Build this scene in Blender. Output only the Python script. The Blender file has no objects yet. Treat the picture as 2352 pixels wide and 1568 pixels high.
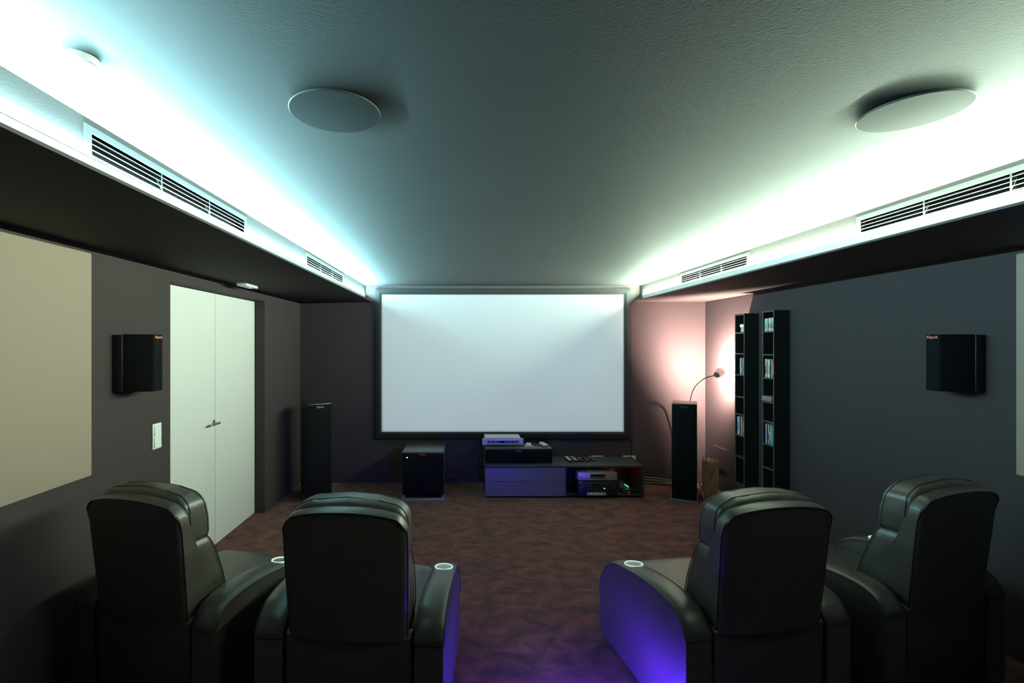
import bpy, bmesh, math, random
from mathutils import Vector, Matrix
random.seed(7)
PI = math.pi
S = bpy.context.scene
COL = S.collection

# ------------------------------------------------------------------ helpers
def lin(r, g, b):
    f = lambda c: (c/255/12.92) if c/255 <= .04045 else ((c/255+.055)/1.055)**2.4
    return (f(r), f(g), f(b), 1)

def mat(name, col, rough=.5, metal=0, spec=.5, bump=None, var=None, emit=None, coat=0, sheen=0):
    """bump=(scale, strength, distance) noise bump, var=(scale, amount) slight tone variation, emit=(rgb, strength)"""
    m = bpy.data.materials.new(name); m.use_nodes = True
    nt = m.node_tree; N = nt.nodes; L = nt.links
    b = N['Principled BSDF']
    b.inputs['Base Color'].default_value = col
    b.inputs['Roughness'].default_value = rough
    b.inputs['Metallic'].default_value = metal
    b.inputs['Specular IOR Level'].default_value = spec
    if coat: b.inputs['Coat Weight'].default_value = coat
    if sheen: b.inputs['Sheen Weight'].default_value = sheen
    tc = N.new('ShaderNodeTexCoord')
    if var:
        n = N.new('ShaderNodeTexNoise'); n.inputs['Scale'].default_value = var[0]; n.inputs['Detail'].default_value = 4
        L.new(tc.outputs['Object'], n.inputs['Vector'])
        mx = N.new('ShaderNodeMix'); mx.data_type = 'RGBA'
        a = var[1]
        mx.inputs['A'].default_value = tuple(c*(1-a) for c in col[:3])+(1,)
        mx.inputs['B'].default_value = tuple(min(1, c*(1+a)) for c in col[:3])+(1,)
        L.new(n.outputs['Fac'], mx.inputs['Factor']); L.new(mx.outputs['Result'], b.inputs['Base Color'])
    if bump:
        n = N.new('ShaderNodeTexNoise'); n.inputs['Scale'].default_value = bump[0]; n.inputs['Detail'].default_value = 5
        L.new(tc.outputs['Object'], n.inputs['Vector'])
        bp = N.new('ShaderNodeBump'); bp.inputs['Strength'].default_value = bump[1]; bp.inputs['Distance'].default_value = bump[2]
        L.new(n.outputs['Fac'], bp.inputs['Height']); L.new(bp.outputs['Normal'], b.inputs['Normal'])
    if emit:
        b.inputs['Emission Color'].default_value = tuple(emit[0])+(1,)
        b.inputs['Emission Strength'].default_value = emit[1]
    return m

def tag(o, label=None, cat=None, group=None, kind=None):
    if label: o['label'] = label
    if cat: o['category'] = cat
    if group: o['group'] = group
    if kind: o['kind'] = kind
    return o

def thing(name, loc=(0, 0, 0), rz=0, label=None, cat=None, group=None, kind=None):
    o = bpy.data.objects.new(name, None); COL.objects.link(o)
    o.location = loc; o.rotation_euler = (0, 0, rz); o.empty_display_size = .1
    return tag(o, label, cat, group, kind)

class MB:
    def __init__(s): s.bm = bmesh.new()
    def box(s, x0, x1, y0, y1, z0, z1, bev=0, seg=2):
        t = bmesh.new()
        bmesh.ops.create_cube(t, size=1)
        for v in t.verts:
            v.co = Vector(((x0+x1)/2+v.co.x*(x1-x0), (y0+y1)/2+v.co.y*(y1-y0), (z0+z1)/2+v.co.z*(z1-z0)))
        if bev:
            bmesh.ops.bevel(t, geom=list(t.edges), offset=bev, segments=seg, profile=.5, affect='EDGES')
        s.merge(t); return s
    def merge(s, t, M=None):
        if M is not None: bmesh.ops.transform(t, matrix=M, verts=t.verts)
        me = bpy.data.meshes.new('tmp'); t.to_mesh(me); t.free()
        s.bm.from_mesh(me); bpy.data.meshes.remove(me)
    def xform(s, M): bmesh.ops.transform(s.bm, matrix=M, verts=s.bm.verts); return s
    def rings(s, rings, closed=True, cap=True, loop=False):
        vr = [[s.bm.verts.new(p) for p in r] for r in rings]
        n = len(vr[0]); m = len(vr)
        for i in range(m if loop else m-1):
            a, b = vr[i], vr[(i+1) % m]
            for j in range(n if closed else n-1):
                k = (j+1) % n
                s.bm.faces.new((a[j], a[k], b[k], b[j]))
        if cap and not loop:
            s.bm.faces.new(vr[0][::-1]); s.bm.faces.new(vr[-1])
        return s
    def cyl(s, p0, p1, r0, r1=None, n=20):
        r1 = r0 if r1 is None else r1
        p0, p1 = Vector(p0), Vector(p1); d = (p1-p0).normalized()
        u = d.orthogonal().normalized(); v = d.cross(u)
        ring = lambda p, r: [p+(u*math.cos(2*PI*i/n)+v*math.sin(2*PI*i/n))*r for i in range(n)]
        return s.rings([ring(p0, r0), ring(p1, r1)])
    def tube(s, pts, r, n=8, loop=False):
        pts = [Vector(p) for p in pts]; rs = []
        u = None; m = len(pts)
        for i, p in enumerate(pts):
            if loop: d = (pts[(i+1) % m]-pts[i-1]).normalized()
            else: d = (pts[min(i+1, m-1)]-pts[max(i-1, 0)]).normalized()
            u = d.orthogonal().normalized() if u is None else (u-d*u.dot(d)).normalized()
            v = d.cross(u)
            rs.append([p+(u*math.cos(2*PI*k/n)+v*math.sin(2*PI*k/n))*r for k in range(n)])
        return s.rings(rs, loop=loop)
    def lathe(s, prof, c=(0, 0, 0), n=40, M=None):
        """prof: list of (r, z); closed solid of revolution round z"""
        t = MB(); rs = []
        for r, z in prof:
            rs.append([Vector((r*math.cos(2*PI*i/n), r*math.sin(2*PI*i/n), z)) for i in range(n)])
        t.rings(rs)
        s.merge(t.bm, (M if M is not None else Matrix.Identity(4)) if M is not None else Matrix.Translation(c))
        return s
    def prism(s, poly, axis, a, b, bev=0, seg=2):
        """poly in the plane normal to axis ('x': (y,z), 'y': (x,z), 'z': (x,y))"""
        f = {'x': lambda p, t: (t, p[0], p[1]), 'y': lambda p, t: (p[0], t, p[1]), 'z': lambda p, t: (p[0], p[1], t)}[axis]
        t = MB(); t.rings([[Vector(f(p, a)) for p in poly], [Vector(f(p, b)) for p in poly]])
        bmesh.ops.recalc_face_normals(t.bm, faces=t.bm.faces)
        if bev: bmesh.ops.bevel(t.bm, geom=list(t.bm.edges), offset=bev, segments=seg, profile=.5, affect='EDGES')
        s.merge(t.bm); return s
    def build(s, name, m, parent=None, smooth=True, ang=35):
        bmesh.ops.recalc_face_normals(s.bm, faces=s.bm.faces)
        me = bpy.data.meshes.new(name); s.bm.to_mesh(me); s.bm.free()
        if smooth:
            for p in me.polygons: p.use_smooth = True
            me.set_sharp_from_angle(angle=math.radians(ang))
        me.materials.append(m)
        o = bpy.data.objects.new(name, me); COL.objects.link(o)
        if parent is not None: o.parent = parent
        return o

def superell(hx, hy, hz, e1=.35, e2=.35, nu=40, nv=24, fn=None):
    """rounded cushion shape; fn maps (x,y,z) -> (x,y,z)"""
    sg = lambda w, m: math.copysign(abs(w)**m, w)
    t = MB(); rs = []
    for i in range(nv+1):
        v = -PI/2+PI*(.5-.5*math.cos(PI*(i+.15)/(nv+.3)))
        r = []
        for j in range(nu):
            u = 2*PI*j/nu
            p = (hx*sg(math.cos(v), e1)*sg(math.cos(u), e2), hy*sg(math.cos(v), e1)*sg(math.sin(u), e2), hz*sg(math.sin(v), e1))
            r.append(Vector(fn(*p) if fn else p))
        rs.append(r)
    t.rings(rs)
    return t

def text_mesh(name, body, size, m, parent, M, extrude=.0006):
    c = bpy.data.curves.new('lettering', 'FONT'); c.body = body; c.size = size; c.extrude = extrude
    c.align_x = 'CENTER'; c.align_y = 'CENTER'
    t = bpy.data.objects.new('lettering', c); COL.objects.link(t)
    dg = bpy.context.evaluated_depsgraph_get()
    me = bpy.data.meshes.new_from_object(t.evaluated_get(dg))
    bpy.data.objects.remove(t); bpy.data.curves.remove(c)
    me.name = name; me.transform(M)
    me.materials.clear(); me.materials.append(m)
    o = bpy.data.objects.new(name, me); COL.objects.link(o)
    if parent is not None: o.parent = parent
    return o

def copy_tree(o, parent=None):
    c = o.copy(); COL.objects.link(c)
    if parent is not None: c.parent = parent
    for ch in list(o.children): copy_tree(ch, c)
    return c

def spline(pts, n=8):
    """catmull-rom through pts"""
    P = [Vector(p) for p in pts]; P = [2*P[0]-P[1]]+P+[2*P[-1]-P[-2]]; out = []
    for i in range(1, len(P)-2):
        a, b, c, d = P[i-1:i+3]
        for k in range(n):
            t = k/n
            out.append(.5*((2*b)+(c-a)*t+(2*a-5*b+4*c-d)*t*t+(-a+3*b-3*c+d)*t**3))
    out.append(P[-2]); return out

# ------------------------------------------------------------------ materials
M_wall = mat('grey_wall_paint', (.047, .0355, .0365, 1), .75, spec=.25, bump=(220, .12, .002), var=(3, .06))
M_ceil = mat('grey_ceiling_paint', (.062, .064, .062, 1), .7, spec=.3, bump=(150, .25, .002), var=(1.3, .12))
M_soff = mat('dark_soffit_paint', (.066, .058, .055, 1), .8, spec=.2, bump=(150, .12, .002), var=(2, .08))
M_door = mat('white_door_lacquer', (.70, .67, .66, 1), .45, spec=.4)
M_steel = mat('brushed_steel', (.55, .54, .52, 1), .28, metal=1)
M_white = mat('white_plastic', (.75, .75, .74, 1), .4)
M_panel = mat('beige_panel_fabric', (.33, .250, .205, 1), .95, spec=.1, bump=(500, .3, .001))
M_vent = mat('painted_vent_metal', (.07, .073, .07, 1), .45)
M_slat = mat('aluminium_slats', (.035, .037, .035, 1), .4)
M_dark = mat('black_void', (.004, .004, .004, 1), .9, spec=.1)
M_ledL = mat('cool_led', (.8, .9, .9, 1), .5, emit=((.45, .92, 1.0), 3250))
M_ledR = mat('greenish_led', (.8, .9, .8, 1), .5, emit=((.75, 1.0, .76), 4500))
M_disc = mat('painted_speaker_grille', (.027, .029, .028, 1), .7, spec=.08, bump=(900, .3, .0008))
M_discrim = mat('speaker_grille_rim', (.07, .075, .075, 1), .35)
M_leather = mat('dark_brown_leather', (.060, .050, .040, 1), .40, spec=.8, bump=(170, .12, .0015), var=(8, .15))
M_soft = mat('soft_creased_leather', (.060, .050, .040, 1), .40, spec=.8, bump=(9, .35, .012), var=(8, .15))
M_pipe = mat('leather_piping', (.022, .020, .018, 1), .5)
M_plast = mat('black_chair_underside', (.010, .010, .010, 1), .7)
M_ring = mat('lit_cup_ring', (.8, .85, .85, 1), .25, emit=((.80, 1, .95), .55))
M_cup = mat('cup_well_steel', (.42, .5, .47, 1), .38, metal=.85)
M_scr = mat('screen_fabric', (.172, .172, .172, 1), .95, spec=.02)
M_velvet = mat('black_velvet_frame', (.010, .010, .011, 1), .75, spec=.3, sheen=.1)
M_black = mat('black_vinyl', (.012, .012, .013, 1), .45, spec=.5, bump=(600, .1, .0005))
M_grille = mat('black_grille_cloth', (.005, .005, .006, 1), .85, spec=.12, bump=(1500, .3, .0005))
M_gloss = mat('dark_satin_top', (.034, .037, .037, 1), .33, spec=.5)
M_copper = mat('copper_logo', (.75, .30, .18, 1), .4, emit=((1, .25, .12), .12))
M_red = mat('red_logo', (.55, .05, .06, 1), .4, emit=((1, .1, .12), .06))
M_violet_logo = mat('grey_logo', (.35, .3, .45, 1), .35)
M_unit = mat('anthracite_lacquer', (.038, .037, .040, 1), .45, spec=.5, bump=(400, .05, .0005))
M_drawer = mat('satin_drawer_front', (.11, .105, .12, 1), .30, spec=.7)
M_alu = mat('silver_aluminium', (.62, .61, .62, 1), .38, metal=.75)
M_ampface = mat('amp_face_dark', (.03, .03, .05, 1), .35)
M_bezel = mat('amp_silver_trim', (.66, .66, .70, 1), .35, metal=.4)
M_gled = mat('green_led', (.1, .8, .2, 1), .4, emit=((.35, 1, .05), 6))
M_gled2 = mat('green_status_led', (.1, .8, .2, 1), .4, emit=((.05, 1, .3), 3))
M_bled = mat('blue_led', (.1, .2, .9, 1), .4, emit=((.08, .12, 1), 12))
M_rled = mat('red_led', (.9, .1, .1, 1), .4, emit=((1, .03, .05), 4))
M_yled = mat('yellow_led', (.8, .8, .1, 1), .4, emit=((.9, 1, .1), 1.2))
M_shelf = mat('black_brown_veneer', (.014, .012, .011, 1), .5, spec=.4, var=(12, .2))
M_litedge = mat('lit_veneer_edge', (.075, .068, .064, 1), .45)  # shelf veneer lightened on the front edges, where they catch the light
M_kraft = mat('kraft_paper', (.50, .35, .21, 1), .7, bump=(14, .5, .01))
M_kraftin = mat('kraft_inside', (.30, .2, .12, 1), .8)
M_string = mat('dark_cord', (.02, .015, .012, 1), .8)
M_cable = mat('grey_cable', (.16, .15, .145, 1), .5)
M_bcable = mat('black_cable', (.010, .010, .010, 1), .5)
M_lampm = mat('lamp_enamel', (.18, .10, .085, 1), .4)
M_lampin = mat('lamp_reflector', (.8, .75, .7, 1), .5)
M_bulb = mat('lamp_bulb', (1, .9, .8, 1), .5, emit=((1, .72, .55), 40))
M_sticker = mat('white_sticker', (.62, .68, .70, 1), .5)
M_grey = mat('mid_grey_plastic', (.20, .19, .19, 1), .5)
M_button = mat('pale_buttons', (.6, .62, .62, 1), .5)
M_base = mat('speaker_base_metal', (.16, .19, .19, 1), .35)

# lamp shade: thin plastic that lets a little of its light through
M_shade = mat('lamp_shade_plastic', (.42, .33, .30, 1), .5)
_n = M_shade.node_tree; _t = _n.nodes.new('ShaderNodeBsdfTranslucent'); _t.inputs['Color'].default_value = (.34, .29, .27, 1)
_x = _n.nodes.new('ShaderNodeMixShader'); _x.inputs['Fac'].default_value = .2
_n.links.new(_n.nodes['Principled BSDF'].outputs[0], _x.inputs[1]); _n.links.new(_t.outputs[0], _x.inputs[2])
_n.links.new(_x.outputs[0], _n.nodes['Material Output'].inputs['Surface'])

# carpet: mottled brushed pile
def carpet():
    m = bpy.data.materials.new('brown_carpet'); m.use_nodes = True
    nt = m.node_tree; N = nt.nodes; L = nt.links; b = N['Principled BSDF']
    tc = N.new('ShaderNodeTexCoord'); mp = N.new('ShaderNodeMapping')
    mp.inputs['Scale'].default_value = (1, 1.35, 1); L.new(tc.outputs['Object'], mp.inputs['Vector'])
    n1 = N.new('ShaderNodeTexNoise'); n1.inputs['Scale'].default_value = 6.5; n1.inputs['Detail'].default_value = 6
    n1.inputs['Roughness'].default_value = .62; n1.inputs['Distortion'].default_value = .5
    n2 = N.new('ShaderNodeTexNoise'); n2.inputs['Scale'].default_value = 260; n2.inputs['Detail'].default_value = 2
    for n in (n1, n2): L.new(mp.outputs['Vector'], n.inputs['Vector'])
    r = N.new('ShaderNodeValToRGB'); e = r.color_ramp.elements
    e[0].position = .36; e[0].color = (.080, .020, .0145, 1)
    e[1].position = .66; e[1].color = (.30, .085, .060, 1)
    L.new(n1.outputs['Fac'], r.inputs['Fac'])
    mx = N.new('ShaderNodeMix'); mx.data_type = 'RGBA'; mx.blend_type = 'MULTIPLY'; mx.inputs['Factor'].default_value = .5
    L.new(r.outputs['Color'], mx.inputs['A']); L.new(n2.outputs['Fac'], mx.inputs['B'])
    L.new(mx.outputs['Result'], b.inputs['Base Color'])
    b.inputs['Roughness'].default_value = 1; b.inputs['Specular IOR Level'].default_value = .05
    b.inputs['Sheen Weight'].default_value = .15; b.inputs['Sheen Roughness'].default_value = .6
    ad = N.new('ShaderNodeMath'); ad.operation = 'ADD'
    L.new(n1.outputs['Fac'], ad.inputs[0]); L.new(n2.outputs['Fac'], ad.inputs[1])
    bp = N.new('ShaderNodeBump'); bp.inputs['Strength'].default_value = .6; bp.inputs['Distance'].default_value = .012
    L.new(ad.outputs[0], bp.inputs['Height']); L.new(bp.outputs['Normal'], b.inputs['Normal'])
    return m
M_carpet = carpet()

# ------------------------------------------------------------------ room (metres; camera end at y=0, screen wall at y=6.636)
XL, XR, YF, YB = -2.2317, 3.328, 6.636, -3.0
ZC, ZS = 2.7036, 2.4825
def struct(o, label, cat): return tag(o, label, cat, kind='structure')
struct(MB().box(XL-.4, XR+.2, YB-.2, YF+.2, -.1, 0).build('floor', M_carpet, smooth=False), 'dark reddish brown carpet floor with mottled brushed pile', 'floor')
struct(MB().box(XL-.4, XR+.2, YB-.2, YF+.2, ZC, ZC+.1).build('ceiling', M_ceil, smooth=False), 'dark grey painted ceiling washed by cove light along both sides', 'ceiling')
struct(MB().box(XL-.4, XR+.2, YF, YF+.2, 0, ZC).build('wall_front', M_wall, smooth=False), 'dark grey front wall behind the projection screen', 'wall')
struct(MB().box(XL-.4, XR+.2, YB-.2, YB, 0, ZC).build('wall_back', mat('low_bounce_wall', (.012, .012, .012, 1), .9, spec=.1), smooth=False), 'dark grey back wall behind the armchairs', 'wall')  # unseen wall, colour lowered to cut bounced light on the chair backs
struct(MB().box(XR, XR+.2, YB, YF, 0, ZC).build('wall_right', M_wall, smooth=False), 'dark grey wall carrying the two narrow disc shelves', 'wall')
DY0, DY1, DZ = 3.69, 5.448, 2.385
w = MB()
w.box(XL-.22, XL, YB, DY0, 0, ZC).box(XL-.22, XL, DY1, YF, 0, ZC).box(XL-.22, XL, DY0, DY1, DZ, ZC).box(XL-.4, XL-.22, YB, YF, 0, ZC)
struct(w.build('wall_left', M_wall, smooth=False), 'dark grey wall with the recessed white double door', 'wall')

# soffits with light ledge
FL, LL, FR, LR = -1.3324, -1.2368, 2.4259, 2.3243
VY = ((1.700, 2.984), (4.095, 5.395)); VZ = (ZS+.0755, ZS+.1735)
def soffit(name, wall, face, lip, label):
    sg = 1 if face > wall else -1
    bk = face-sg*.05                       # bottom of the vent recesses
    m = MB()
    def bx(xa, xb, *r): m.box(min(xa, xb), max(xa, xb), *r)
    bx(wall, bk, YB, YF, ZS+.012, ZC)
    bx(bk, face, YB, YF, ZS+.012, VZ[0]); bx(bk, face, YB, YF, VZ[1], ZC)
    ys = [YB, VY[0][0]+.03, VY[0][1]-.03, VY[1][0]+.03, VY[1][1]-.03, YF]
    for k in (0, 2, 4): bx(bk, face, ys[k], ys[k+1], VZ[0], VZ[1])
    bx(wall, lip, YB, YF, ZS, ZS+.012)
    struct(m.build(name, M_soff, smooth=False), label, 'soffit')
soffit('trim_1', XL, FL, LL, 'lowered ceiling edge above the white door with a light ledge')
soffit('trim_2', XR, FR, LR, 'lowered ceiling edge above the disc shelves with a light ledge')

# LED strips on the ledges: slim upright profile with the flat diode strip on its top edge, tipped a little to the room
def led(x, sx, m, tilt, label, y1):
    t = thing('led_strip', (x, 0, ZS+.012), 0, label, 'light strip')
    y0 = .9
    MB().box(min(sx*.0015, sx*.0095), max(sx*.0015, sx*.0095), y0, y1, 0, .068).build('mounting_channel', M_alu, t, smooth=False)
    a = math.radians(tilt); c = Vector((sx*.0048, .0735)); u = Vector((sx*math.cos(a), -math.sin(a)))*.004; n = Vector((sx*math.sin(a), math.cos(a)))*.0006
    o = MB().prism([tuple(c-u-n), tuple(c+u-n), tuple(c+u+n), tuple(c-u+n)], 'y', y0, y1).build('light_strip', M_alu, t, smooth=False)
    o.data.materials.append(m)             # only the diode side shines
    for p in o.data.polygons:
        if p.normal.dot(Vector((n.x, 0, n.y)).normalized()) > .9: p.material_index = 1
    return t
led(FL, 1, M_ledL, 34, 'cool white light strip on the ledge above the door', 6.55)
tl = led(FR, -1, M_ledR, 39, 'greenish white light strip on the ledge above the disc shelves', 6.50)
MB().box(-.065, -.012, 6.502, 6.545, 0, .016, .003).build('connector', mat('red_connector', (.5, .08, .05, 1), .5), tl)
tag(MB().tube(spline([(LR+.03, 6.53, ZS+.022), (LR+.01, 6.52, ZS+.018), (LR-.02, 6.56, ZS-.03), (LR-.03, 6.60, ZS-.06), (LR-.022, 6.63, ZS-.09)]), .005).build('power_cable', M_bcable),
    'short black lead running from the light strip end behind the screen corner', 'cable')

# vents
def vent(x, sx, y0, y1, label):
    t = thing('air_vent', (x, y0, 2.452), 0, label, 'air vent', 'air vents in the ceiling edges')
    # sx: +1 faces +x
    Ln = y1-y0; z0, z1 = .055, .230      # height range of the frame above its origin
    oy, oz0, oz1 = .036, .106, .204
    def X(a, b): return (min(sx*a, sx*b), max(sx*a, sx*b))
    f = MB()
    def b(y0, y1, z0, z1):
        f.box(*X(-.0005, .0012), y0, y1, z0, z1, .0004, 1)
    b(0, Ln, z0, oz0); b(0, Ln, oz1, z1); b(0, oy, oz0, oz1); b(Ln-oy, Ln, oz0, oz1)
    f.build('vent_frame', M_vent, t, ang=20)
    d0, d1, e0, e1 = .0305, Ln-.0305, oz0+.0002, oz1-.0002
    MB().box(*X(-.0495, -.047), d0, d1, e0, e1).box(*X(-.047, -.001), d0, d1, e1-.0015, e1).box(*X(-.047, -.001), d0, d1, e0, e0+.0015).box(*X(-.047, -.001), d0, d0+.0015, e0, e1).box(*X(-.047, -.001), d1-.0015, d1, e0, e1).build('shade_lining', M_dark, t, smooth=False)  # black lining added so the slat gaps read as deep shade
    s = MB()
    for k in range(4):
        zc = oz0+.021+k*.0205
        pr = [(-sx*.006, zc-.0010), (-sx*.000, zc-.0020), (sx*.001, zc+.0002), (-sx*.006, zc+.0009)]
        s.prism(pr, 'y', oy, Ln-oy)
    s.build('slats', M_slat, t, smooth=False)
    for k in (1, 2):
        yc = oy+(Ln-2*oy)*k/3
        MB().box(*X(-.021, .0015), yc-.003, yc+.003, oz0, oz1).build('divider', M_slat, t, smooth=False)
vent(FL, 1, 1.700, 2.984, 'slatted air vent near the round alarm, in the ledge above the beige panel')
vent(FL, 1, 4.095, 5.395, 'slatted air vent above the white double door, closer to the screen')
vent(FR, -1, 1.700, 2.984, 'slatted air vent above the wall speaker on the side with the disc shelves')
vent(FR, -1, 4.095, 5.395, 'slatted air vent above the two disc shelves and clip lamp')

# ceiling discs
def disc(x, label):
    t = thing('ceiling_speaker', (x, 1.6584, ZC), 0, label, 'ceiling speaker', 'round ceiling speakers')
    MB().lathe([(.10, 0), (.140, 0), (.140, -.006), (.10, -.006)]).build('mounting_collar', M_dark, t)
    MB().lathe([(.02, -.006), (.1515, -.006), (.1525, -.007), (.1525, -.0105), (.1515, -.0115), (.02, -.0115)], n=96).build('rim', M_discrim, t)
    MB().lathe([(.001, -.0115), (.1505, -.0115), (.150, -.0120), (.08, -.0135), (.001, -.014)], n=96).build('grille', M_disc, t)
disc(-.437, 'round flush ceiling speaker above the aisle, teal lit')
disc(1.542, 'round flush ceiling speaker near the greenish light strip')
t = thing('smoke_alarm', (-1.076, 1.3596, ZC), 0, 'round white smoke alarm on the bright ceiling corner', 'smoke alarm')
MB().lathe([(.001, 0), (.046, 0), (.047, -.006), (.001, -.006)]).build('base_plate', M_white, t)
MB().lathe([(.001, -.006), (.044, -.006), (.046, -.010), (.045, -.018), (.040, -.022), (.001, -.023)]).build('cover', M_white, t)

# door
t = tag(thing('door_1', (XL-.1128, DY0, 0)), 'tall white flush double door set back in the dark wall', 'door', kind='structure')
mid = 4.5765-DY0
for a, b in ((.004, mid-.0035), (mid+.0035, DY1-DY0-.004)):
    MB().box(-.04, 0, a, b, .006, DZ-.006, .0015, 1).build('door_leaf', M_door, t, smooth=False)
MB().box(-.05, -.041, 0, DY1-DY0, 0, DZ).build('shadow_gap', M_dark, t, smooth=False)
h = MB().lathe([(.001, 0), (.026, 0), (.026, .007), (.024, .009), (.001, .009)], M=Matrix.Translation((0, 4.542-DY0, 1.165)) @ Matrix.Rotation(PI/2, 4, 'Y')).build('handle_rosette', M_steel, t)
hl = MB().cyl((.008, 4.542-DY0, 1.165), (.062, 4.542-DY0, 1.163), .009)
hl.cyl((.056, 4.553-DY0, 1.161), (.056, 4.405-DY0, 1.161), .0105)
hl.build('lever', M_steel, h)

# light switch
t = thing('light_switch', (XL, 3.517, 1.234), 0, 'white double light switch on the wall between speaker and door', 'light switch')
MB().box(0, .010, -.050, .050, -.092, .092, .003).build('switch_plate', M_white, t)
for z0, z1 in ((.003, .080), (-.080, -.003)):
    MB().prism([(.010, z0), (.010, z1), (.014, z1), (.019, z0)] if z0 > 0 else [(.010, z0), (.010, z1), (.014, z1), (.019, z0)], 'y', -.038, .038, .0015, 1).build('rocker', M_white, t)

# emergency lamp on the soffit
t = thing('ceiling_sensor_box', (-2.05, 4.605, ZS), 0, 'small white box with green dot fixed overhead beside the door top', 'sensor box')
MB().box(-.0465, .0465, -.128, .128, -.039, 0, .004).build('housing', M_white, t)
MB().lathe([(.001, 0), (.009, 0), (.008, -.003), (.001, -.0035)], c=(.012, .03, -.039)).build('indicator', M_yled, t)

# acoustic panels
def panel(x, sx, y1, label):
    t = thing('acoustic_panel', (x, y1, 1.126), 0, label, 'acoustic panel', 'fabric acoustic panels')
    X = lambda a, b: (min(sx*a, sx*b), max(sx*a, sx*b))
    MB().box(*X(.010, .040), -1.5, 0, 0, 1.311, .006).build('panel_face', M_panel, t)
    for z in (.2, 1.05): MB().box(*X(0, .011), -1.4, -.1, z, z+.04).build('added_spacer', M_dark, t, smooth=False)  # unseen strips added to bridge the gap from panel to wall
panel(XL, 1, 2.858, 'large beige acoustic panel on the wall near the white door')
panel(XR, -1, 2.876, 'beige acoustic panel cut by the frame edge, opposite the door')

# ------------------------------------------------------------------ projection screen
SY = 6.590
t = thing('projection_screen', (.5518, YF, .6155), 0, 'large white fixed projection screen in a black velvet frame', 'projection screen')
hx0, hx1 = -1.1926-.5518, 2.2962-.5518
ix0, ix1 = -1.1095-.5518, 2.2012-.5518
H = 2.6624-.6155; iz0, iz1 = .7045-.6155, 2.5793-.6155
f = MB()
dy = SY-YF
outer = [(hx0, 0), (hx1, 0), (hx1, H), (hx0, H)]; inner = [(ix0, iz0), (ix1, iz0), (ix1, iz1), (ix0, iz1)]
mid_ = [tuple(o_*.35+i_*.65 for o_, i_ in zip(a, b)) for a, b in zip(outer, inner)]
rr = []
for ring, y in ((outer, -.004), (outer, dy+.004), (mid_, dy-.004), (inner, dy+.010), (inner, dy+.022), (mid_, -.004)):
    rr.append([Vector((p[0], y, p[1])) for p in ring])
f.rings(rr, loop=True)
f.build('screen_frame', M_velvet, t, smooth=False)
MB().box(ix0-.01, ix1+.01, dy+.016, dy+.021, iz0-.01, iz1+.01).build('screen_surface', M_scr, t, smooth=False)
tag(MB().tube(spline([(2.2900, 6.60, .66), (2.297, 6.612, .55), (2.302, 6.618, .42), (2.306, 6.62, .34)]), .006).build('screen_cable', M_bcable),
    'thin black cable hanging from the lower screen corner to the socket', 'cable')

# ------------------------------------------------------------------ wall speakers
def wall_speaker(x, sx, label):
    t = thing('wall_speaker', (x, 3.21, 1.592), 0, label, 'wall speaker', 'surround speakers on the side walls')
    hz = .373
    pl = [(0, -.135), (sx*.065, -.135), (sx*.065, .135), (0, .135)]
    MB().prism(pl, 'z', .004, hz-.004, .004).build('cabinet', M_black, t)
    pg = [(sx*.065, -.133), (sx*.205, -.050), (sx*.212, -.042), (sx*.212, .042), (sx*.205, .050), (sx*.065, .133)]
    MB().prism(pg, 'z', 0, hz, .005).build('grille', M_grille, t)
    R = Matrix.Rotation(sx*PI/2, 4, 'Z') @ Matrix.Rotation(PI/2, 4, 'X')
    text_mesh('logo', 'Klipsch', .026, M_copper, t, Matrix.Translation((sx*.2128, 0, hz-.018)) @ R)
wall_speaker(XL, 1, 'black angled wall speaker between beige panel and white door')
wall_speaker(XR, -1, 'black angled wall speaker on the wall with the disc shelves')

# ------------------------------------------------------------------ towers
def tower(x, y, rz, label, mlogo, D=.37):
    t = thing('tower_speaker', (x, y, 0), rz, label, 'tower speaker', 'tall floor speakers beside the screen')
    # local front face at y=0 facing -y
    MB().box(-.15, .15, -.012, D+.012, 0, .022, .004).build('base_plate', M_base, t)
    MB().box(-.139, .139, .014, D, .022, 1.1825, .006).build('cabinet', M_gloss, t)
    MB().box(-.137, .137, 0, .014, .034, 1.172, .005).build('grille', M_grille, t)
    text_mesh('logo', 'Klipsch', .030, mlogo, t, Matrix.Translation((0, -.0006, 1.142)) @ Matrix.Rotation(PI/2, 4, 'X'))
tower(-1.72, 5.84, math.radians(32), 'black tower speaker in the corner by the door wall', M_copper)
tower(2.67, 5.83, math.radians(-26), 'black tower speaker in front of the bent lamp', M_lampm)

# ------------------------------------------------------------------ subwoofer
t = thing('subwoofer', (-.488, 5.903, 0), 0, 'black cube subwoofer with a green light, under the screen', 'subwoofer')
MB().box(-.268, .268, -.025, .56, 0, .020, .003).build('base_plate', M_base, t)
MB().box(-.22, .22, .04, .54, .020, .062).build('plinth', M_dark, t, smooth=False)
MB().box(-.256, .256, .018, .604, .060, .580, .004).build('cabinet', M_gloss, t)
MB().box(-.252, .252, 0, .018, .064, .566, .006).build('grille', M_grille, t)
text_mesh('logo', 'Klipsch', .028, M_red, t, Matrix.Translation((0, -.0006, .556)) @ Matrix.Rotation(PI/2, 4, 'X'))
MB().lathe([(.001, 0), (.007, 0), (.006, .003), (.001, .004)], M=Matrix.Translation((-.193, 0, .518)) @ Matrix.Rotation(PI/2, 4, 'X')).build('power_light', M_gled, t)

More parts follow.
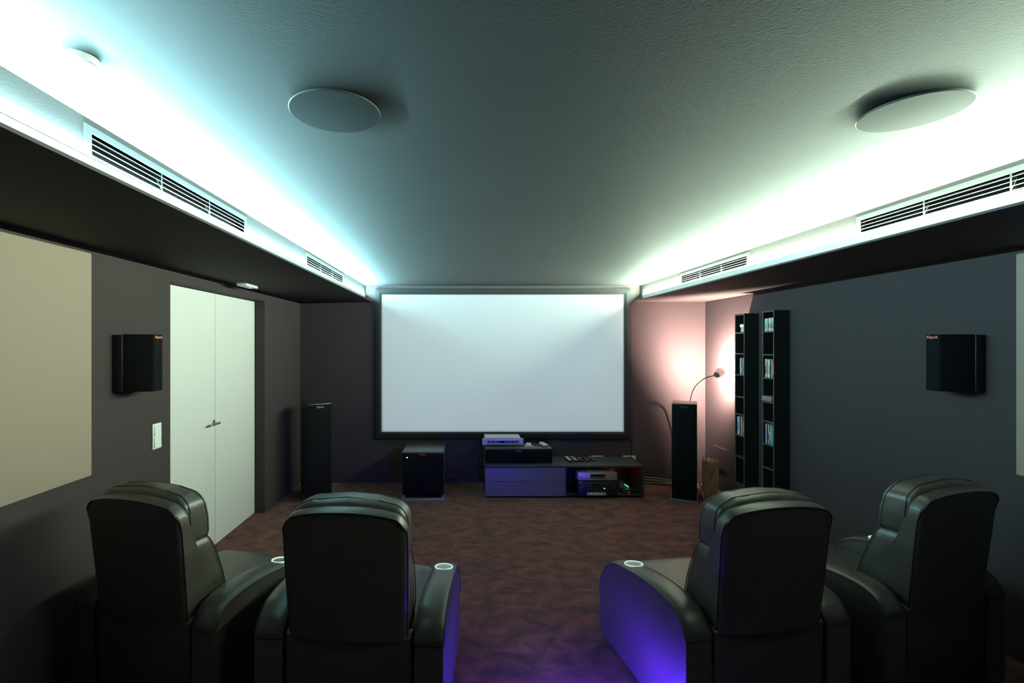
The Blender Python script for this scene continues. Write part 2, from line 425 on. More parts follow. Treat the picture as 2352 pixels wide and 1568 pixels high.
# ------------------------------------------------------------------ media unit
UX0, UX1, UY0, UY1, UZ = .275, 2.245, 5.98, 6.46, .4005
t = thing('media_unit', (UX0, UY0, 0), 0, 'low dark grey media unit with two drawers and an open bay', 'media unit')
L_ = UX1-UX0; Dp = UY1-UY0; px = 1.26-UX0
MB().box(.05, L_-.05, .06, Dp-.02, 0, .028).build('plinth', M_dark, t, smooth=False)
MB().box(0, L_, 0, Dp, UZ-.022, UZ, .002, 1).build('top_panel', M_unit, t, ang=20)
MB().box(0, L_, .002, Dp, .028, .046, .002, 1).build('bottom_panel', M_unit, t, ang=20)
for a in (0, L_-.018): MB().box(a, a+.018, .002, Dp, .046, UZ-.022, .001, 1).build('side_panel', M_unit, t, ang=20)
MB().box(px, px+.02, .002, Dp, .046, UZ-.022, .001, 1).build('partition', M_unit, t, ang=20)
bk = MB().box(.018, L_-.28, Dp-.008, Dp, .046, UZ-.022).box(L_-.13, L_-.018, Dp-.008, Dp, .046, UZ-.022)
bk.build('back_panel', M_unit, t, smooth=False)
MB().box(.002, px+.004, -.016, .001, .0265, .2065, .0015, 1).build('drawer', M_drawer, t, ang=20)
MB().box(.002, px+.004, -.016, .001, .2105, .374, .0015, 1).build('drawer', M_drawer, t, ang=20)

# centre speaker
t = thing('centre_speaker', (.7055, 6.0985, UZ), 0, 'long black centre speaker lying on the media unit', 'speaker')
MB().box(-.4255, .4255, .016, .34, .004, .1845, .005).build('cabinet', M_gloss, t)
MB().box(-.4235, .4235, 0, .016, .004, .168, .005).build('grille', M_grille, t)
for sx in (-.38, .38): MB().cyl((sx, .05, 0), (sx, .05, .005), .014).build('foot', M_dark, t)
text_mesh('logo', 'Klipsch', .022, M_violet_logo, t, Matrix.Translation((0, -.0006, .152)) @ Matrix.Rotation(PI/2, 4, 'X'))

# rack amplifier
AZ = UZ+.1845
t = thing('power_amplifier', (.5195, 6.27, AZ), 0, 'silver rack amplifier with round knobs on the centre speaker', 'amplifier')
MB().box(-.232, .232, .012, .27, .010, .104, .003).build('chassis', M_alu, t)
MB().box(-.215, .215, 0, .014, .010, .094, .003).build('front_bezel', M_bezel, t)
MB().box(-.200, .200, -.003, .001, .036, .066, .001, 1).build('control_strip', M_ampface, t)
for sx in (-1, 1):
    e = MB().box(min(sx*.212, sx*.266), max(sx*.212, sx*.266), -.006, .006, .006, .100, .004)
    e.box(min(sx*.212, sx*.240), max(sx*.212, sx*.240), -.022, .004, .016, .090, .009)
    e.build('rack_ear', M_bezel, t)
    MB().cyl((sx*.185, .03, 0), (sx*.185, .03, .011), .014).build('foot', M_white, t)
for kx, r in ((-.152, .011), (-.095, .012), (.055, .009), (.095, .011), (.165, .010)):
    MB().cyl((kx, -.003, .051), (kx, -.016, .051), r).build('knob', M_grey, t)
MB().box(-.040, .018, -.006, -.003, .040, .062, .001, 1).build('display', M_dark, t, smooth=False)
for kx in (-.15, -.08, .07, .14): MB().box(kx-.002, kx+.002, -.002, .004, .072, .094).build('fin', M_white, t, smooth=False)

# little white things on the centre speaker
t = thing('white_charger', (.853, 6.235, AZ), 0, 'small white charger block with bracket next to the amplifier', 'charger')
MB().box(-.055, .055, -.02, .05, 0, .006, .002).build('charger_tray', M_white, t)
MB().prism([(-.015, .006), (.06, .006), (.06, .035), (.03, .042), (-.01, .020)], 'x', -.032, .028, .003).build('charger_body', M_white, t)
t = thing('white_remote', (1.045, 6.28, AZ), math.radians(10), 'rounded white remote lying alone on the centre speaker', 'remote control')
MB().box(-.030, .030, -.09, .09, .000, .036, .014, 4).build('remote_body', M_white, t)
MB().box(-.012, .012, .02, .05, .0355, .038, .001, 1).build('buttons', M_grey, t)

# five remotes
def remote(x, y, rz, Ln, w, mb, rows, label):
    t = thing('remote_control', (x, y, UZ), rz, label, 'remote control', 'remotes lined up on the media unit')
    MB().box(-w/2, w/2, -Ln/2, Ln/2, 0, .020, .006, 3).build('remote_body', M_black, t)
    for y0, y1, m in rows:
        b = MB(); n = 3
        for k in range(n):
            xa = -w/2+.006+(w-.012)*k/n; b.box(xa+.001, xa+(w-.012)/n-.001, y0*Ln, y1*Ln, .0195, .0225, .0008, 1)
        b.build('buttons', m, t)
    return t
M_or = mat('orange_buttons', (.7, .25, .08, 1), .5); M_gr = mat('green_buttons', (.1, .35, .15, 1), .5); M_rb = mat('red_button', (.7, .05, .08, 1), .5)
remote(1.368, 6.275, math.radians(2), .25, .056, M_black, [(-.38, -.28, M_button), (-.22, -.08, M_button), (-.02, .12, M_button), (.2, .42, M_button)], 'black remote with pale keys, nearest the centre speaker')
remote(1.442, 6.275, math.radians(4), .24, .054, M_black, [(-.36, -.2, M_button), (-.15, .0, M_button), (.08, .2, M_or), (.28, .42, M_button)], 'black remote with pale and orange keys, second in the line')
remote(1.515, 6.270, math.radians(5), .20, .050, M_black, [(.0, .14, M_or), (.2, .32, M_gr)], 'dark remote with a few orange and green keys, middle of the line')
remote(1.592, 6.272, math.radians(6), .22, .046, M_black, [(.34, .44, M_rb), (-.3, .1, M_grey)], 'black remote with one red key, fourth in the line')
remote(1.665, 6.265, math.radians(8), .19, .042, M_black, [(.30, .42, M_button), (-.42, -.22, M_grey)], 'slim dark remote with a round grey pad, farthest from the centre speaker')

# AV boxes in the open bay
t = thing('disc_player', (1.654, 5.93, .2265), 0, 'silver disc player on top of the black receiver', 'disc player')
MB().box(-.2395, .2395, .008, .20, .006, .099, .002).build('casing', M_alu, t)
MB().box(-.2395, .2395, 0, .009, .006, .1012, .002).build('front_panel', M_alu, t)
MB().box(-.090, .092, -.002, .001, .050, .078).build('display', M_dark, t, smooth=False)
MB().box(-.090, .092, -.002, .001, .030, .042).build('disc_tray', M_ampface, t, smooth=False)
for kx, kz in ((.130, .062), (.155, .062), (.18, .062), (.205, .062), (.13, .034)): MB().cyl((kx, 0, kz), (kx, -.003, kz), .0028, n=10).build('button', M_white, t)
MB().cyl((.205, 0, .032), (.205, -.005, .032), .008).build('knob', M_alu, t)
MB().cyl((-.207, 0, .032), (-.207, -.005, .032), .008).build('power_button', M_alu, t)
MB().box(-.215, -.198, -.0012, .0005, .080, .086).build('logo', M_white, t, smooth=False)
for sx in (-.2, .2): MB().cyl((sx, .03, 0), (sx, .03, .007), .014).build('foot', M_dark, t)
t = thing('cable_coil', (1.62, 6.04, .3275), 0, 'flat dark coiled puck lying on the silver disc player', 'coil')
MB().lathe([(.001, 0), (.058, 0), (.062, .004), (.058, .008), (.02, .008), (.018, .005), (.001, .005)]).build('coil_body', M_grey, t)
t = thing('av_receiver', (1.654, 5.93, 0), 0, 'black receiver with a blue light and white sticker under the disc player', 'receiver')
MB().box(-.235, .235, .012, .30, .048, .2195, .003).build('casing', M_black, t)
MB().box(-.2395, .2395, 0, .012, .048, .2235, .003).build('front_panel', M_black, t)
for sx in (-.2, .2):
    MB().cyl((sx*.93, 0, .155), (sx*.93, -.020, .155), .026, n=28).build('knob', M_gloss, t)
    MB().cyl((sx, .03, .046), (sx, .03, .05), .016).build('foot', M_dark, t)
MB().box(-.13, .125, -.0015, .001, .196, .200).build('trim_line', M_grey, t, smooth=False)
MB().box(-.13, .125, -.0015, .001, .124, .127).build('trim_line', M_cable, t, smooth=False)
MB().cyl((.083, 0, .133), (.083, -.004, .133), .006, n=12).build('power_light', M_bled, t)
MB().box(-.218, -.192, -.0012, .0005, .205, .211).build('logo', M_white, t, smooth=False)
st = MB().box(-.13, .100, -.001, .0005, .052, .085).build('sticker', M_sticker, t, smooth=False)
for k, (xa, xb, m) in enumerate(((-.120, -.103, M_ampface), (-.09, -.066, M_bezel), (-.060, -.036, M_ampface), (.003, .014, M_base), (.022, .042, M_kraft), (.060, .094, M_base))):
    MB().box(xa, xb, -.0018, -.0009, .063, .076).build('sticker_mark', m, st, smooth=False)
# router and switch on the right
t = thing('router', (2.02, 6.165, .0475), math.radians(-12), 'pale router with green lights in the open bay', 'router')
MB().prism([(-.03, .0), (.09, .0), (.09, .05), (.0, .125), (-.03, .09)], 'y', -.03, .03, .006).build('router_body', mat('router_shell', (.25, .25, .32, 1), .4), t)
for k in range(3): MB().cyl((.045+k*.018, -.028, .075-k*.012), (.045+k*.018, -.034, .075-k*.012), .006, n=10).build('status_light', M_gled2, t)
t = thing('network_switch', (2.08, 6.02, .0475), 0, 'flat black box with a red light at the bay floor', 'network box')
MB().box(-.10, .10, 0, .08, 0, .038, .004).build('switch_body', M_gloss, t)
MB().cyl((-.012, 0, .012), (-.012, -.003, .012), .004, n=10).build('status_light', M_rled, t)
MB().cyl((-.072, 0, .024), (-.072, -.003, .024), .004, n=10).build('port_light', M_white, t)
cab = [[(1.90, 6.34, .30), (1.98, 6.22, .33), (2.10, 6.17, .28), (2.16, 6.12, .17)],
       [(1.92, 6.36, .24), (2.00, 6.30, .27), (2.08, 6.28, .22), (2.15, 6.27, .10)],
       [(1.93, 6.36, .14), (1.98, 6.34, .21), (2.06, 6.33, .20), (2.18, 6.34, .16)]]
for k, c in enumerate(cab):
    tag(MB().tube(spline(c), .0045).build('loose_cable', M_bcable), 'thin black cable looping %s the router in the open bay' % ('high above', 'low above', 'across')[k], 'cable', 'cables in the open bay')
# wires behind the subwoofer
tag(MB().tube(spline([(-.215, 6.48, .19), (-.12, 6.615, .196), (.0, 6.625, .185), (.15, 6.62, .215), (.30, 6.62, .25)]), .004).build('speaker_wire', M_bcable),
    'black wire sagging along the wall from subwoofer to centre speaker', 'cable')
tag(MB().tube(spline([(-.215, 6.48, .14), (-.15, 6.60, .11), (-.08, 6.62, .05), (.0, 6.62, .008)]), .003).build('subwoofer_wire', M_cable),
    'thin grey wire dropping from the subwoofer back to the floor', 'cable')
for k in range(3):
    tag(MB().tube(spline([(2.262, 6.60-.02*k, .085-.03*k), (2.45, 6.612-.022*k, .083-.03*k), (2.65, 6.60-.022*k, .072-.026*k), (2.82, 6.56-.03*k, .055-.018*k), (3.0, 6.56-.02*k, .05-.017*k)]), .010).build('floor_cable', M_cable),
        'thick grey cable along the wall foot, %s of three' % ('uppermost', 'middle', 'lowest')[k], 'cable', 'thick cables behind the tower')
# wall sockets
for x0, x1, lab in ((1.755, 1.925, 'white double wall socket above the media unit, behind the remotes'), (2.196, 2.368, 'white double wall socket at the open end of the media unit')):
    t = thing('wall_socket', ((x0+x1)/2, YF, .33), 0, lab, 'wall socket')
    hw = (x1-x0)/2
    MB().box(-hw, hw, -.012, 0, -.045, .045, .003).build('socket_plate', M_white, t)
    for sx in (-.5, .5):
        MB().cyl((sx*hw, -.012, 0), (sx*hw, -.0135, 0), .021).build('outlet', M_grey, t)

# ------------------------------------------------------------------ wall shelves
BZ = [2.037, 1.798, 1.554, 1.305, 1.104, .862, .62]
def shelf(y0, y1, label):
    t = thing('disc_shelf', (XR, y0, .295), 0, label, 'wall shelf', 'narrow wall shelves for discs')
    W = y1-y0; Dp = .160; Hh = 1.953; tk = .014
    for nm, a, b in (('side_panel', 0, tk), ('side_panel', W-tk, W)):
        p = MB().box(-Dp, 0, a, b, 0, Hh).build(nm, M_shelf, t, smooth=False)
        MB().box(-Dp-.002, -Dp, a, b, 0, Hh).build('front_edge', M_litedge, p, smooth=False)
    for nm, z in [('top_panel', Hh-tk), ('bottom_panel', 0)]+[('shelf_board', z-.295-tk) for z in BZ]:
        p = MB().box(-Dp, -.006, tk, W-tk, z, z+tk).build(nm, M_shelf, t, smooth=False)
        MB().box(-Dp-.002, -Dp, tk, W-tk, z, z+tk).build('front_edge', M_litedge, p, smooth=False)
    MB().box(-.006, 0, tk, W-tk, tk, Hh-tk).build('back_panel', M_shelf, t, smooth=False)
S1, S2 = (5.436, 5.628), (4.919, 5.112)
shelf(*S1, 'narrow black wall shelf right beside the bent lamp')
shelf(*S2, 'narrow black wall shelf nearer the armchairs')
CM = {}
def cmat(c):
    if c not in CM: CM[c] = mat('case_'+c, PAL[c], .35)
    return CM[c]
PAL = dict(white=(.70, .72, .72, 1), cream=(.60, .55, .42, 1), black=(.02, .02, .02, 1), cyan=(.12, .45, .58, 1), red=(.55, .06, .05, 1), orange=(.55, .25, .10, 1),
           grey=(.30, .31, .32, 1), teal=(.16, .36, .38, 1), blue=(.06, .13, .38, 1), silver=(.5, .52, .53, 1), green=(.16, .30, .12, 1), violet=(.26, .25, .50, 1), mint=(.42, .60, .56, 1), brown=(.22, .12, .07, 1))
ORD = ['first', 'second', 'third', 'fourth', 'fifth', 'sixth', 'seventh', 'eighth', 'ninth', 'tenth', 'eleventh', 'twelfth']
def row(y_far, y_near, z, h, dep, cols, shelfname, rowname, group):
    """upright cases, from the far (lamp) end towards the camera"""
    n = len(cols); tk = (y_far-y_near)/n
    for i, c in enumerate(cols):
        yb = y_far-i*tk
        hh = h*(1-random.choice((0, 0, .02, .04)) )
        xf = XR-.158+random.uniform(.004, .014)
        o = thing('disc_case', (xf, yb-tk/2, z+.001), 0, '%s spine disc case, %s from the screen end, %s, shelf %s' % (c, ORD[i], rowname, shelfname), 'disc case', group)
        MB().box(0, dep, -tk/2+.0004, tk/2-.0004, 0, hh, .0012, 1).build('case_shell', cmat(c), o, ang=20)
        q = random.choice(list(PAL))
        MB().box(-.0006, .0002, -tk/2+.002, tk/2-.002, hh*.2, hh*random.uniform(.4, .85)).build('spine_title', cmat(q), o, smooth=False)
row(5.560, 5.452, 1.554, .190, .130, ['brown', 'white', 'silver', 'violet', 'black', 'grey', 'silver', 'grey', 'violet'], 'beside the lamp', 'bright middle row', 'cases in the middle row beside the lamp')
row(5.600, 5.452, .862, .205, .130, ['mint', 'white', 'white', 'teal', 'black', 'white', 'silver', 'red', 'red', 'green', 'teal'], 'beside the lamp', 'low row', 'cases in the low row beside the lamp')
row(5.094, 4.950, 2.037, .136, .120, ['white', 'silver', 'cream', 'white', 'black', 'cream', 'white', 'mint', 'silver', 'grey', 'white'], 'nearer the armchairs', 'top row', 'cases in the top row nearer the armchairs')
row(5.082, 4.935, 1.554, .195, .130, ['cream', 'white', 'brown', 'cyan', 'white', 'white', 'black', 'silver', 'orange', 'red', 'cream'], 'nearer the armchairs', 'middle row', 'cases in the middle row nearer the armchairs')
row(5.085, 4.940, .862, .205, .130, ['orange', 'cream', 'brown', 'green', 'cream', 'black', 'violet', 'blue', 'cyan', 'blue', 'teal'], 'nearer the armchairs', 'low row', 'cases in the low row nearer the armchairs')
for i, c in enumerate(('teal', 'silver', 'mint', 'teal')):
    o = thing('disc_case', (3.175, 5.516-i*.017, 2.0382), 0, '%s spine small case, %s from the screen end, topmost bay beside the lamp' % (c, ORD[i]), 'disc case', 'small cases in the topmost bay')
    MB().box(0, .12, -.008, .008, 0, .056, .001, 1).build('case_shell', cmat(c), o, ang=20)
    MB().box(-.0006, .0002, -.005, .005, .012, .04).build('spine_title', cmat('white'), o, smooth=False)
tag(MB().box(3.168, 3.29, 5.454, 5.528, 2.0946, 2.129, .003).build('small_box', cmat('white')), 'small white box lying on the teal cases in the topmost bay', 'box')
t = thing('console_box', (3.225, 5.016, 1.3065), 0, 'flat grey box lying alone, sticking out of the shelf nearer the armchairs', 'box')
MB().box(-.078, .09, -.080, .080, .003, .056, .006).build('box_body', M_grey, t)
MB().box(-.07, .08, -.07, .07, 0, .004).build('box_foot', M_dark, t, smooth=False)

# access hatch in the right wall
t = thing('access_hatch', (XR, 6.245, .43), 0, 'flush square hatch low in the wall behind the paper bag', 'access hatch')
MB().box(-.008, 0, -.155, .155, -.14, .14, .002, 1).build('hatch_frame', M_unit, t, ang=20)
MB().box(-.011, -.004, -.150, .150, -.135, .135, .002, 1).build('hatch_door', M_wall, t, ang=20)

# ------------------------------------------------------------------ bent lamp behind the tower
AX = Vector((.771, .528, .357)).normalized(); HC = Vector((3.105, 5.87, 1.548))
t = thing('gooseneck_lamp', (2.985, 6.33, 0), 0, 'bent lamp behind the tower, its small shade lighting the wall corner', 'floor lamp')
o0 = Vector((2.985, 6.33, 0))
MB().lathe([(.001, 0), (.085, 0), (.085, .012), (.07, .018), (.001, .02)]).build('lamp_base', M_lampm, t)
back = HC-AX*.052
pts = [Vector((0, 0, .015)), Vector((0, 0, .6)), Vector((0, 0, 1.0))]+[Vector((2.968, 6.31, 1.154))-o0, Vector((2.971, 6.24, 1.305))-o0, Vector((2.991, 6.14, 1.408))-o0, Vector((3.028, 6.02, 1.483))-o0, back-o0]
MB().tube(spline(pts, 10), .0055, n=10).build('bent_neck', M_bcable, t)
Q = AX.to_track_quat('Z', 'Y').to_matrix().to_4x4()
shade = MB().lathe([(.034, -.052), (.037, -.050), (.053, .040), (.0535, .044), (.0515, .044), (.050, .039), (.034, -.044), (.012, -.046), (.012, -.052)], n=40, M=Matrix.Translation(HC-o0) @ Q)
sh = shade.build('lamp_shade', M_shade, t)
MB().lathe([(.001, -.055), (.033, -.054), (.0335, -.047), (.001, -.047)], M=Matrix.Translation(HC-o0) @ Q).build('shade_cap', M_lampm, t)
MB().lathe([(.001, -.046), (.014, -.044), (.020, -.02), (.012, 0), (.001, .006)], n=24, M=Matrix.Translation(HC-o0) @ Q).build('bulb', M_bulb, t)

# paper bag
t = thing('paper_bag', (3.09, 6.07, 0), 0, 'brown kraft paper carrier bag on the floor beside the tower', 'paper bag')
base = [(-.035, -.072), (.118, -.006), (.080, .098), (-.073, .032)]
rs = []
nz = 16
for k in range(nz+1):
    z = .45*k/nz
    r = []
    for e in range(4):
        a, b = Vector(base[e]), Vector(base[(e+1) % 4])
        nrm = Vector(((b-a).y, -(b-a).x)).normalized()
        for q in range(6):
            p = a.lerp(b, q/6); md = 1-abs(q/6-.5)*2
            fold = 0
            if e == 0 and q:                 # crumpled wide face: two dents across
                fold = -.026*md*max(0, 1-abs(z-.26-.25*(q/6-.5))/.07)+.012*md*max(0, 1-abs(z-.34+.3*(q/6-.5))/.05)
            if e in (1, 3) and q: fold = -.030*md*(z/.45)   # gusset
            if e == 2 and q: fold = .006*math.sin(z*30+q)
            p = p*(1+.02*math.sin(z*8))+nrm*fold
            r.append(Vector((p.x, p.y, z+(.010*md*(1 if e in (0, 2) else -1) if k == nz else 0))))
    rs.append(r)
bag = MB(); bag.rings(rs, cap=False)
bag.bm.verts.ensure_lookup_table(); bag.bm.faces.new([bag.bm.verts[i] for i in range(24)][::-1])
bo = bag.build('bag_body', M_kraft, t, ang=18)
sm = bo.modifiers.new('thick', 'SOLIDIFY'); sm.thickness = .0015
for (ax_, ay), (bx, by), dz in (((-.055, -.035), (-.068, .015), .06), ((-.005, -.045), (.01, -.03), .055)):
    MB().tube(spline([(ax_, ay, .42), (ax_+.004, ay+.004, .455), ((ax_+bx)/2, (ay+by)/2, .45+dz), (bx, by, .455), (bx, by, .42)]), .003).build('cord_handle', M_string, t)
# book leaning on the tower
t = thing('leaning_book', (2.956, 5.925, 0), math.radians(-26), 'thin pale book leaning against the tower speaker', 'book')
lean = Matrix.Rotation(math.radians(-16), 4, 'Y')
MB().box(-.006, .006, 0, .15, 0, .225, .001, 1).xform(Matrix.Translation((.0, 0, .003)) @ lean).build('book_cover', cmat('cream'), t, ang=20)
MB().box(-.0045, .0045, -.0008, .0, .006, .219).xform(Matrix.Translation((.0, 0, .003)) @ lean).build('page_edge', cmat('white'), t, smooth=False)
t = thing('flat_case', (3.235, 5.93, 0), math.radians(12), 'flat dark case lying on the carpet by the bag', 'case')
MB().box(-.07, .07, -.06, .04, 0, .035, .004).build('case_body', M_gloss, t)
MB().box(-.072, .072, -.062, .042, .016, .020, .001, 1).build('case_rim', M_grey, t, ang=20)

# ------------------------------------------------------------------ armchairs
PROF = [(0.0, .505), (.022, .548), (.055, .588), (.10, .611), (.16, .622), (.26, .626), (.38, .617), (.50, .599), (.60, .580), (.68, .564), (.75, .538), (.81, .495), (.86, .435), (.895, .365), (.912, .30)]
def prof_pts(n=60):
    P = spline([(0, y, z) for y, z in PROF], 5)
    return [(p.y, p.z) for p in P]
def armrest(t, sx):
    cx = sx*.3845; hw = .0685
    pp = prof_pts()
    side = [(.0, .03)]+[(y, z-.010) for y, z in pp]+[(.915, .10), (.900, .03)]
    a = MB().prism(side, 'x', cx-hw+.002, cx+hw-.002).build('armrest', M_leather, t, ang=30)
    # padded top following the curve
    rs = []
    m = len(pp)
    us = [-1, -.97, -.88, -.7, -.4, 0, .4, .7, .88, .97, 1]
    for i, (y, z) in enumerate(pp):
        y0, z0 = pp[max(i-1, 0)]; y1, z1 = pp[min(i+1, m-1)]
        d = Vector((y1-y0, z1-z0)).normalized(); n = Vector((-d.y, d.x))
        fade = min(1, i/3+.25, (m-1-i)/4+.25)
        r = []
        for u in us:
            h = (.015*(1-abs(u)**3.2))*fade
            r.append(Vector((cx+u*hw, y+n.x*h, z+n.y*h)))
        for u in us[::-1]:
            r.append(Vector((cx+u*(hw-.002), y-n.x*.018, z-n.y*.018)))
        rs.append(r)
    MB().rings(rs).build('arm_pad', M_leather, a, ang=50)
    for s2 in (-1, 1):
        MB().tube([(cx+s2*(hw+.0005), y, z+.001) for y, z in pp], .0028, n=6).build('piping', M_pipe, a)
    MB().tube([(cx-hw, -.001, .507), (cx, -.001, .507), (cx+hw, -.001, .507)], .0025, n=6).build('piping', M_pipe, a)
    # cup holder set into the pad
    cy, cz = .598, .5965
    tilt = Matrix.Translation((cx, cy, cz)) @ Matrix.Rotation(math.radians(-7), 4, 'X')
    c = MB().lathe([(.001, -.012), (.048, -.012), (.048, .001), (.001, .001)], M=tilt).build('cup_well', M_cup, a)
    rg = []
    for k in range(48):
        th = 2*PI*k/48
        rg.append(tilt @ Vector((.050*math.cos(th), .050*math.sin(th), .002)))
    MB().tube(rg, .0042, n=10, loop=True).build('cup_ring', M_ring, a)

def make_chair():
    t = thing('cinema_armchair', (0, 0, 0))
    # base between the arms
    b = MB().box(-.312, .312, .015, .84, .03, .36, .012, 3)
    b.prism([(.012, .03), (.002, .53), (.03, .545), (.09, .53), (.09, .03)], 'x', -.300, .300, .006)
    b.build('base', M_leather, t, ang=40)
    f = MB().box(-.300, .300, .10, .86, 0, .032, .004); f.build('underframe', M_plast, t)
    armrest(t, -1); armrest(t, 1)
    # foot rest panel
    superell(.305, .035, .16, .25, .25, fn=lambda x, y, z: (x, y+.865, z+.22)).build('footrest', M_soft, t, ang=60)
    # seat
    superell(.312, .375, .095, .32, .22, 56, 20, fn=lambda x, y, z: (x, y+.515, z+.385+.012*math.cos(min(1, abs(x)/.312)*PI/2)+(.012 if y > .2 else 0)*(y-.2)/.175)).build('seat_cushion', M_leather, t, ang=70)
    # shell of the backrest : loft across the width
    secz = [.52, .60, .70, .80, .90, 1.0, 1.06]
    rear = {.52: .000, .60: -.006, .70: -.016, .80: -.026, .90: -.036, 1.0: -.046, 1.06: -.052}
    front = {.52: .215, .60: .195, .70: .140, .80: .092, .90: .055, 1.0: .025, 1.06: .014}
    xs = [-1, -.99, -.97, -.94, -.90, -.85, -.8, -.7, -.6, -.4, -.2, 0, .2, .4, .6, .7, .8, .85, .90, .94, .97, .99, 1]
    rs = []
    for u in xs:
        top = 1.142-.045*abs(u)**2.3-(.046*max(0, (abs(u)-.80)/.20)**2.2)
        inset = .012*max(0, (abs(u)-.93)/.07)**2
        crown = -.022*(1-u*u)
        r = []
        for z in secz:
            zz = z if z < 1.0 else 1.0+(z-1.0)*(top-1.0)/.16
            hw = .282+.010*min(1, (z-.52)/.4)
            r.append(Vector((u*hw, rear[z]+crown+inset, zz)))
        hw = .292
        r.append(Vector((u*hw, -.058+crown+inset, top-.006)))
        r.append(Vector((u*hw, -.048+crown*.8, top+.004)))
        r.append(Vector((u*hw, -.020+crown*.5, top+.010)))
        r.append(Vector((u*hw, .002, top+.000)))
        for z in secz[::-1]:
            zz = z if z < 1.0 else 1.0+(z-1.0)*(top-1.0)/.16
            hw = .282+.010*min(1, (z-.52)/.4)
            r.append(Vector((u*hw, front[z], zz-(.02 if z > 1 else 0))))
        rs.append(r)
    sb = MB().rings(rs).build('back_shell', M_leather, t, ang=38)
    # piping round the rear edge
    pth = [rs[0][k]+Vector((-.001, -.001, 0)) for k in range(0, 7)]+[r[7]+Vector((0, -.0015, .001)) for r in rs]+[rs[-1][k]+Vector((.001, -.001, 0)) for k in range(6, -1, -1)]
    MB().tube(pth, .0028, n=6).build('piping', M_pipe, sb)
    # head pillow
    def headmap(x, y, z):
        zz = z+1.030
        arch = -.050*(abs(x)/.28)**2.6*max(0, (z+.14)/.29)
        puff = 1+.25*math.cos(z/.15*PI/2)
        crease = (.0025*math.sin(x*27+1)+.002*math.sin(x*61))*max(0, z/.15)
        return (x, y*puff+.075-(zz-1.05)*.12, zz+arch+crease)
    hp = superell(.284, .070, .146, .30, .24, 64, 28, fn=headmap).build('head_pillow', M_soft, t, ang=70)
    for yy in (-.040, .045):
        rg = []
        sg = lambda w, m: math.copysign(abs(w)**m, w)
        for k in range(64):
            th = 2*PI*k/64
            q = (1-(abs(yy)/.070)**(2/.34))**.17
            rg.append(Vector(headmap(.2860*q*sg(math.cos(th), .27), yy*1.0, .1475*q*sg(math.sin(th), .30))))
        MB().tube(rg, .0025, n=6, loop=True).build('seam', M_pipe, hp)
    # lower back cushion
    def lummap(x, y, z):
        zz = z+.690
        yc = .185-(zz-.690)*.34
        puff = 1+.25*math.cos(z/.24*PI/2)
        return (x*(1-.04*max(0, -z/.24)), y*puff+yc, zz)
    lc = superell(.276, .068, .236, .30, .30, 56, 24, fn=lummap).build('back_cushion', M_soft, t, ang=70)
    rg = []
    for k in range(64):
        th = 2*PI*k/64
        rg.append(Vector(lummap(.279*sg(math.cos(th), .32), .046, .238*sg(math.sin(th), .32))))
    MB().tube(rg, .0025, n=6, loop=True).build('seam', M_pipe, lc)
    return t
G = 'leather cinema armchairs in a curved row'
c0 = make_chair()
spots = [((-1.630, 2.448), -15.5, 'dark leather cinema armchair beside the door wall, below the beige panel'),
         ((-.541, 2.267), -4.5, 'dark leather cinema armchair in front of the subwoofer, violet light on its aisle arm'),
         ((1.492, 2.343), 9.5, 'dark leather cinema armchair with a violet lit side facing the aisle, below the disc shelves'),
         ((2.585, 2.573), 15.5, 'dark leather cinema armchair by the wall with disc shelves, farthest from the door')]
for i, ((x, y), a, lab) in enumerate(spots):
    c = c0 if i == 0 else copy_tree(c0)
    c.location = (x, y, 0); c.rotation_euler = (0, 0, math.radians(a))
    tag(c, lab, 'armchair', G)

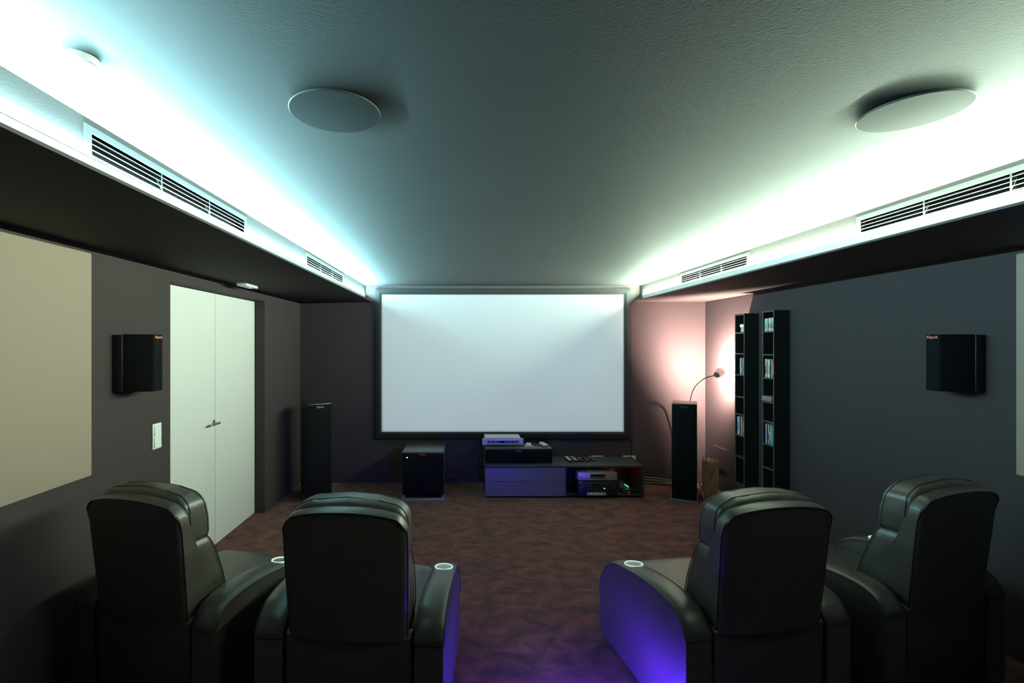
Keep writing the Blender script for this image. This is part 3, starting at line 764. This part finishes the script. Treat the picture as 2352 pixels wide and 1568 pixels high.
# ------------------------------------------------------------------ lights
def light(name, kind, loc, power, col, size=.05):
    l = bpy.data.lights.new(name, kind); l.energy = power; l.color = col
    l.shadow_soft_size = size
    o = bpy.data.objects.new(name, l); COL.objects.link(o); o.location = loc
    return o
light('lamp_light', 'POINT', HC+AX*.0417, 660, (1, .72, .62), .017)
light('violet_floor_light', 'POINT', (.685, 2.31, .055), 122, (.075, .022, 1), .012)
t = thing('floor_lamp', (.685, 2.31, 0), 0, 'small hooded violet lamp on the carpet in the aisle between the armchairs', 'floor light')
MB().lathe([(.001, 0), (.036, 0), (.036, .016), (.030, .020), (.001, .020)]).build('lamp_base', M_gloss, t)
MB().lathe([(.001, .080), (.037, .080), (.038, .083), (.036, .089), (.001, .092)], c=(-.013, 0, 0)).build('light_block_hood', M_gloss, t)  # unseen hood added and offset to keep violet off the chair backs
for c_, s_ in ((-.020, .024), (-.020, -.024), (.010, .026)):
    MB().cyl((c_, s_, .018), (c_, s_, .082), .0013, n=8).build('lamp_post', M_steel, t)
light('red_bay_light', 'POINT', (1.98, 6.34, .30), .3, (1, .02, .01), .01)
# projector under the ceiling behind the seats: a beam cut to the picture by the gate in front of the lens
PX, PY, PZ = .546, -1.0, 2.30
t = thing('projector', (PX, PY, PZ), 0, 'projector hanging under the ceiling behind the armchairs', 'projector')
MB().box(-.22, .22, -.42, -.03, -.07, .10, .02, 3).build('projector_body', M_white, t)
MB().cyl((0, -.2, .09), (0, -.2, ZC-PZ), .02).build('ceiling_mount', M_white, t)
g = .20/(6.606-PY)
gx0, gx1, gz0, gz1 = (-1.1095-PX)*g, (2.2012-PX)*g, (.7045-PZ)*g, (2.5793-PZ)*g
MB().box(-.2, gx0, .2, .2005, -.2, .2).box(gx1, .2, .2, .2005, -.2, .2).box(gx0, gx1, .2, .2005, -.2, gz0).box(gx0, gx1, .2, .2005, gz1, .2).build('picture_gate', M_dark, t, smooth=False)
pl = light('projector_beam', 'SPOT', (PX, PY, PZ), 6100, (.74, .95, 1), .0006)
pl.data.spot_size = math.radians(46); pl.data.spot_blend = 0
d_ = Vector(((gx0+gx1)/2, .2, (gz0+gz1)/2)); pl.rotation_euler = d_.to_track_quat('-Z', 'Y').to_euler()
w = bpy.data.worlds.new('night'); S.world = w; w.use_nodes = True
w.node_tree.nodes['Background'].inputs['Color'].default_value = (0, 0, 0, 1)
w.node_tree.nodes['Background'].inputs['Strength'].default_value = 0

# ------------------------------------------------------------------ camera (17 mm wide angle, level, shifted)
cd = bpy.data.cameras.new('camera'); cd.sensor_width = 36; cd.lens = 17.0
cd.shift_x = 113/2352; cd.shift_y = 6.5/2352; cd.clip_start = .02
co = bpy.data.objects.new('camera', cd); COL.objects.link(co)
co.location = (0, 0, 1.9); co.rotation_euler = (PI/2, 0, 0)
S.camera = co
S.view_settings.view_transform = 'Standard'; S.view_settings.look = 'None'
S.view_settings.gamma = 1; S.view_settings.exposure = 0; S.view_settings.use_curve_mapping = False
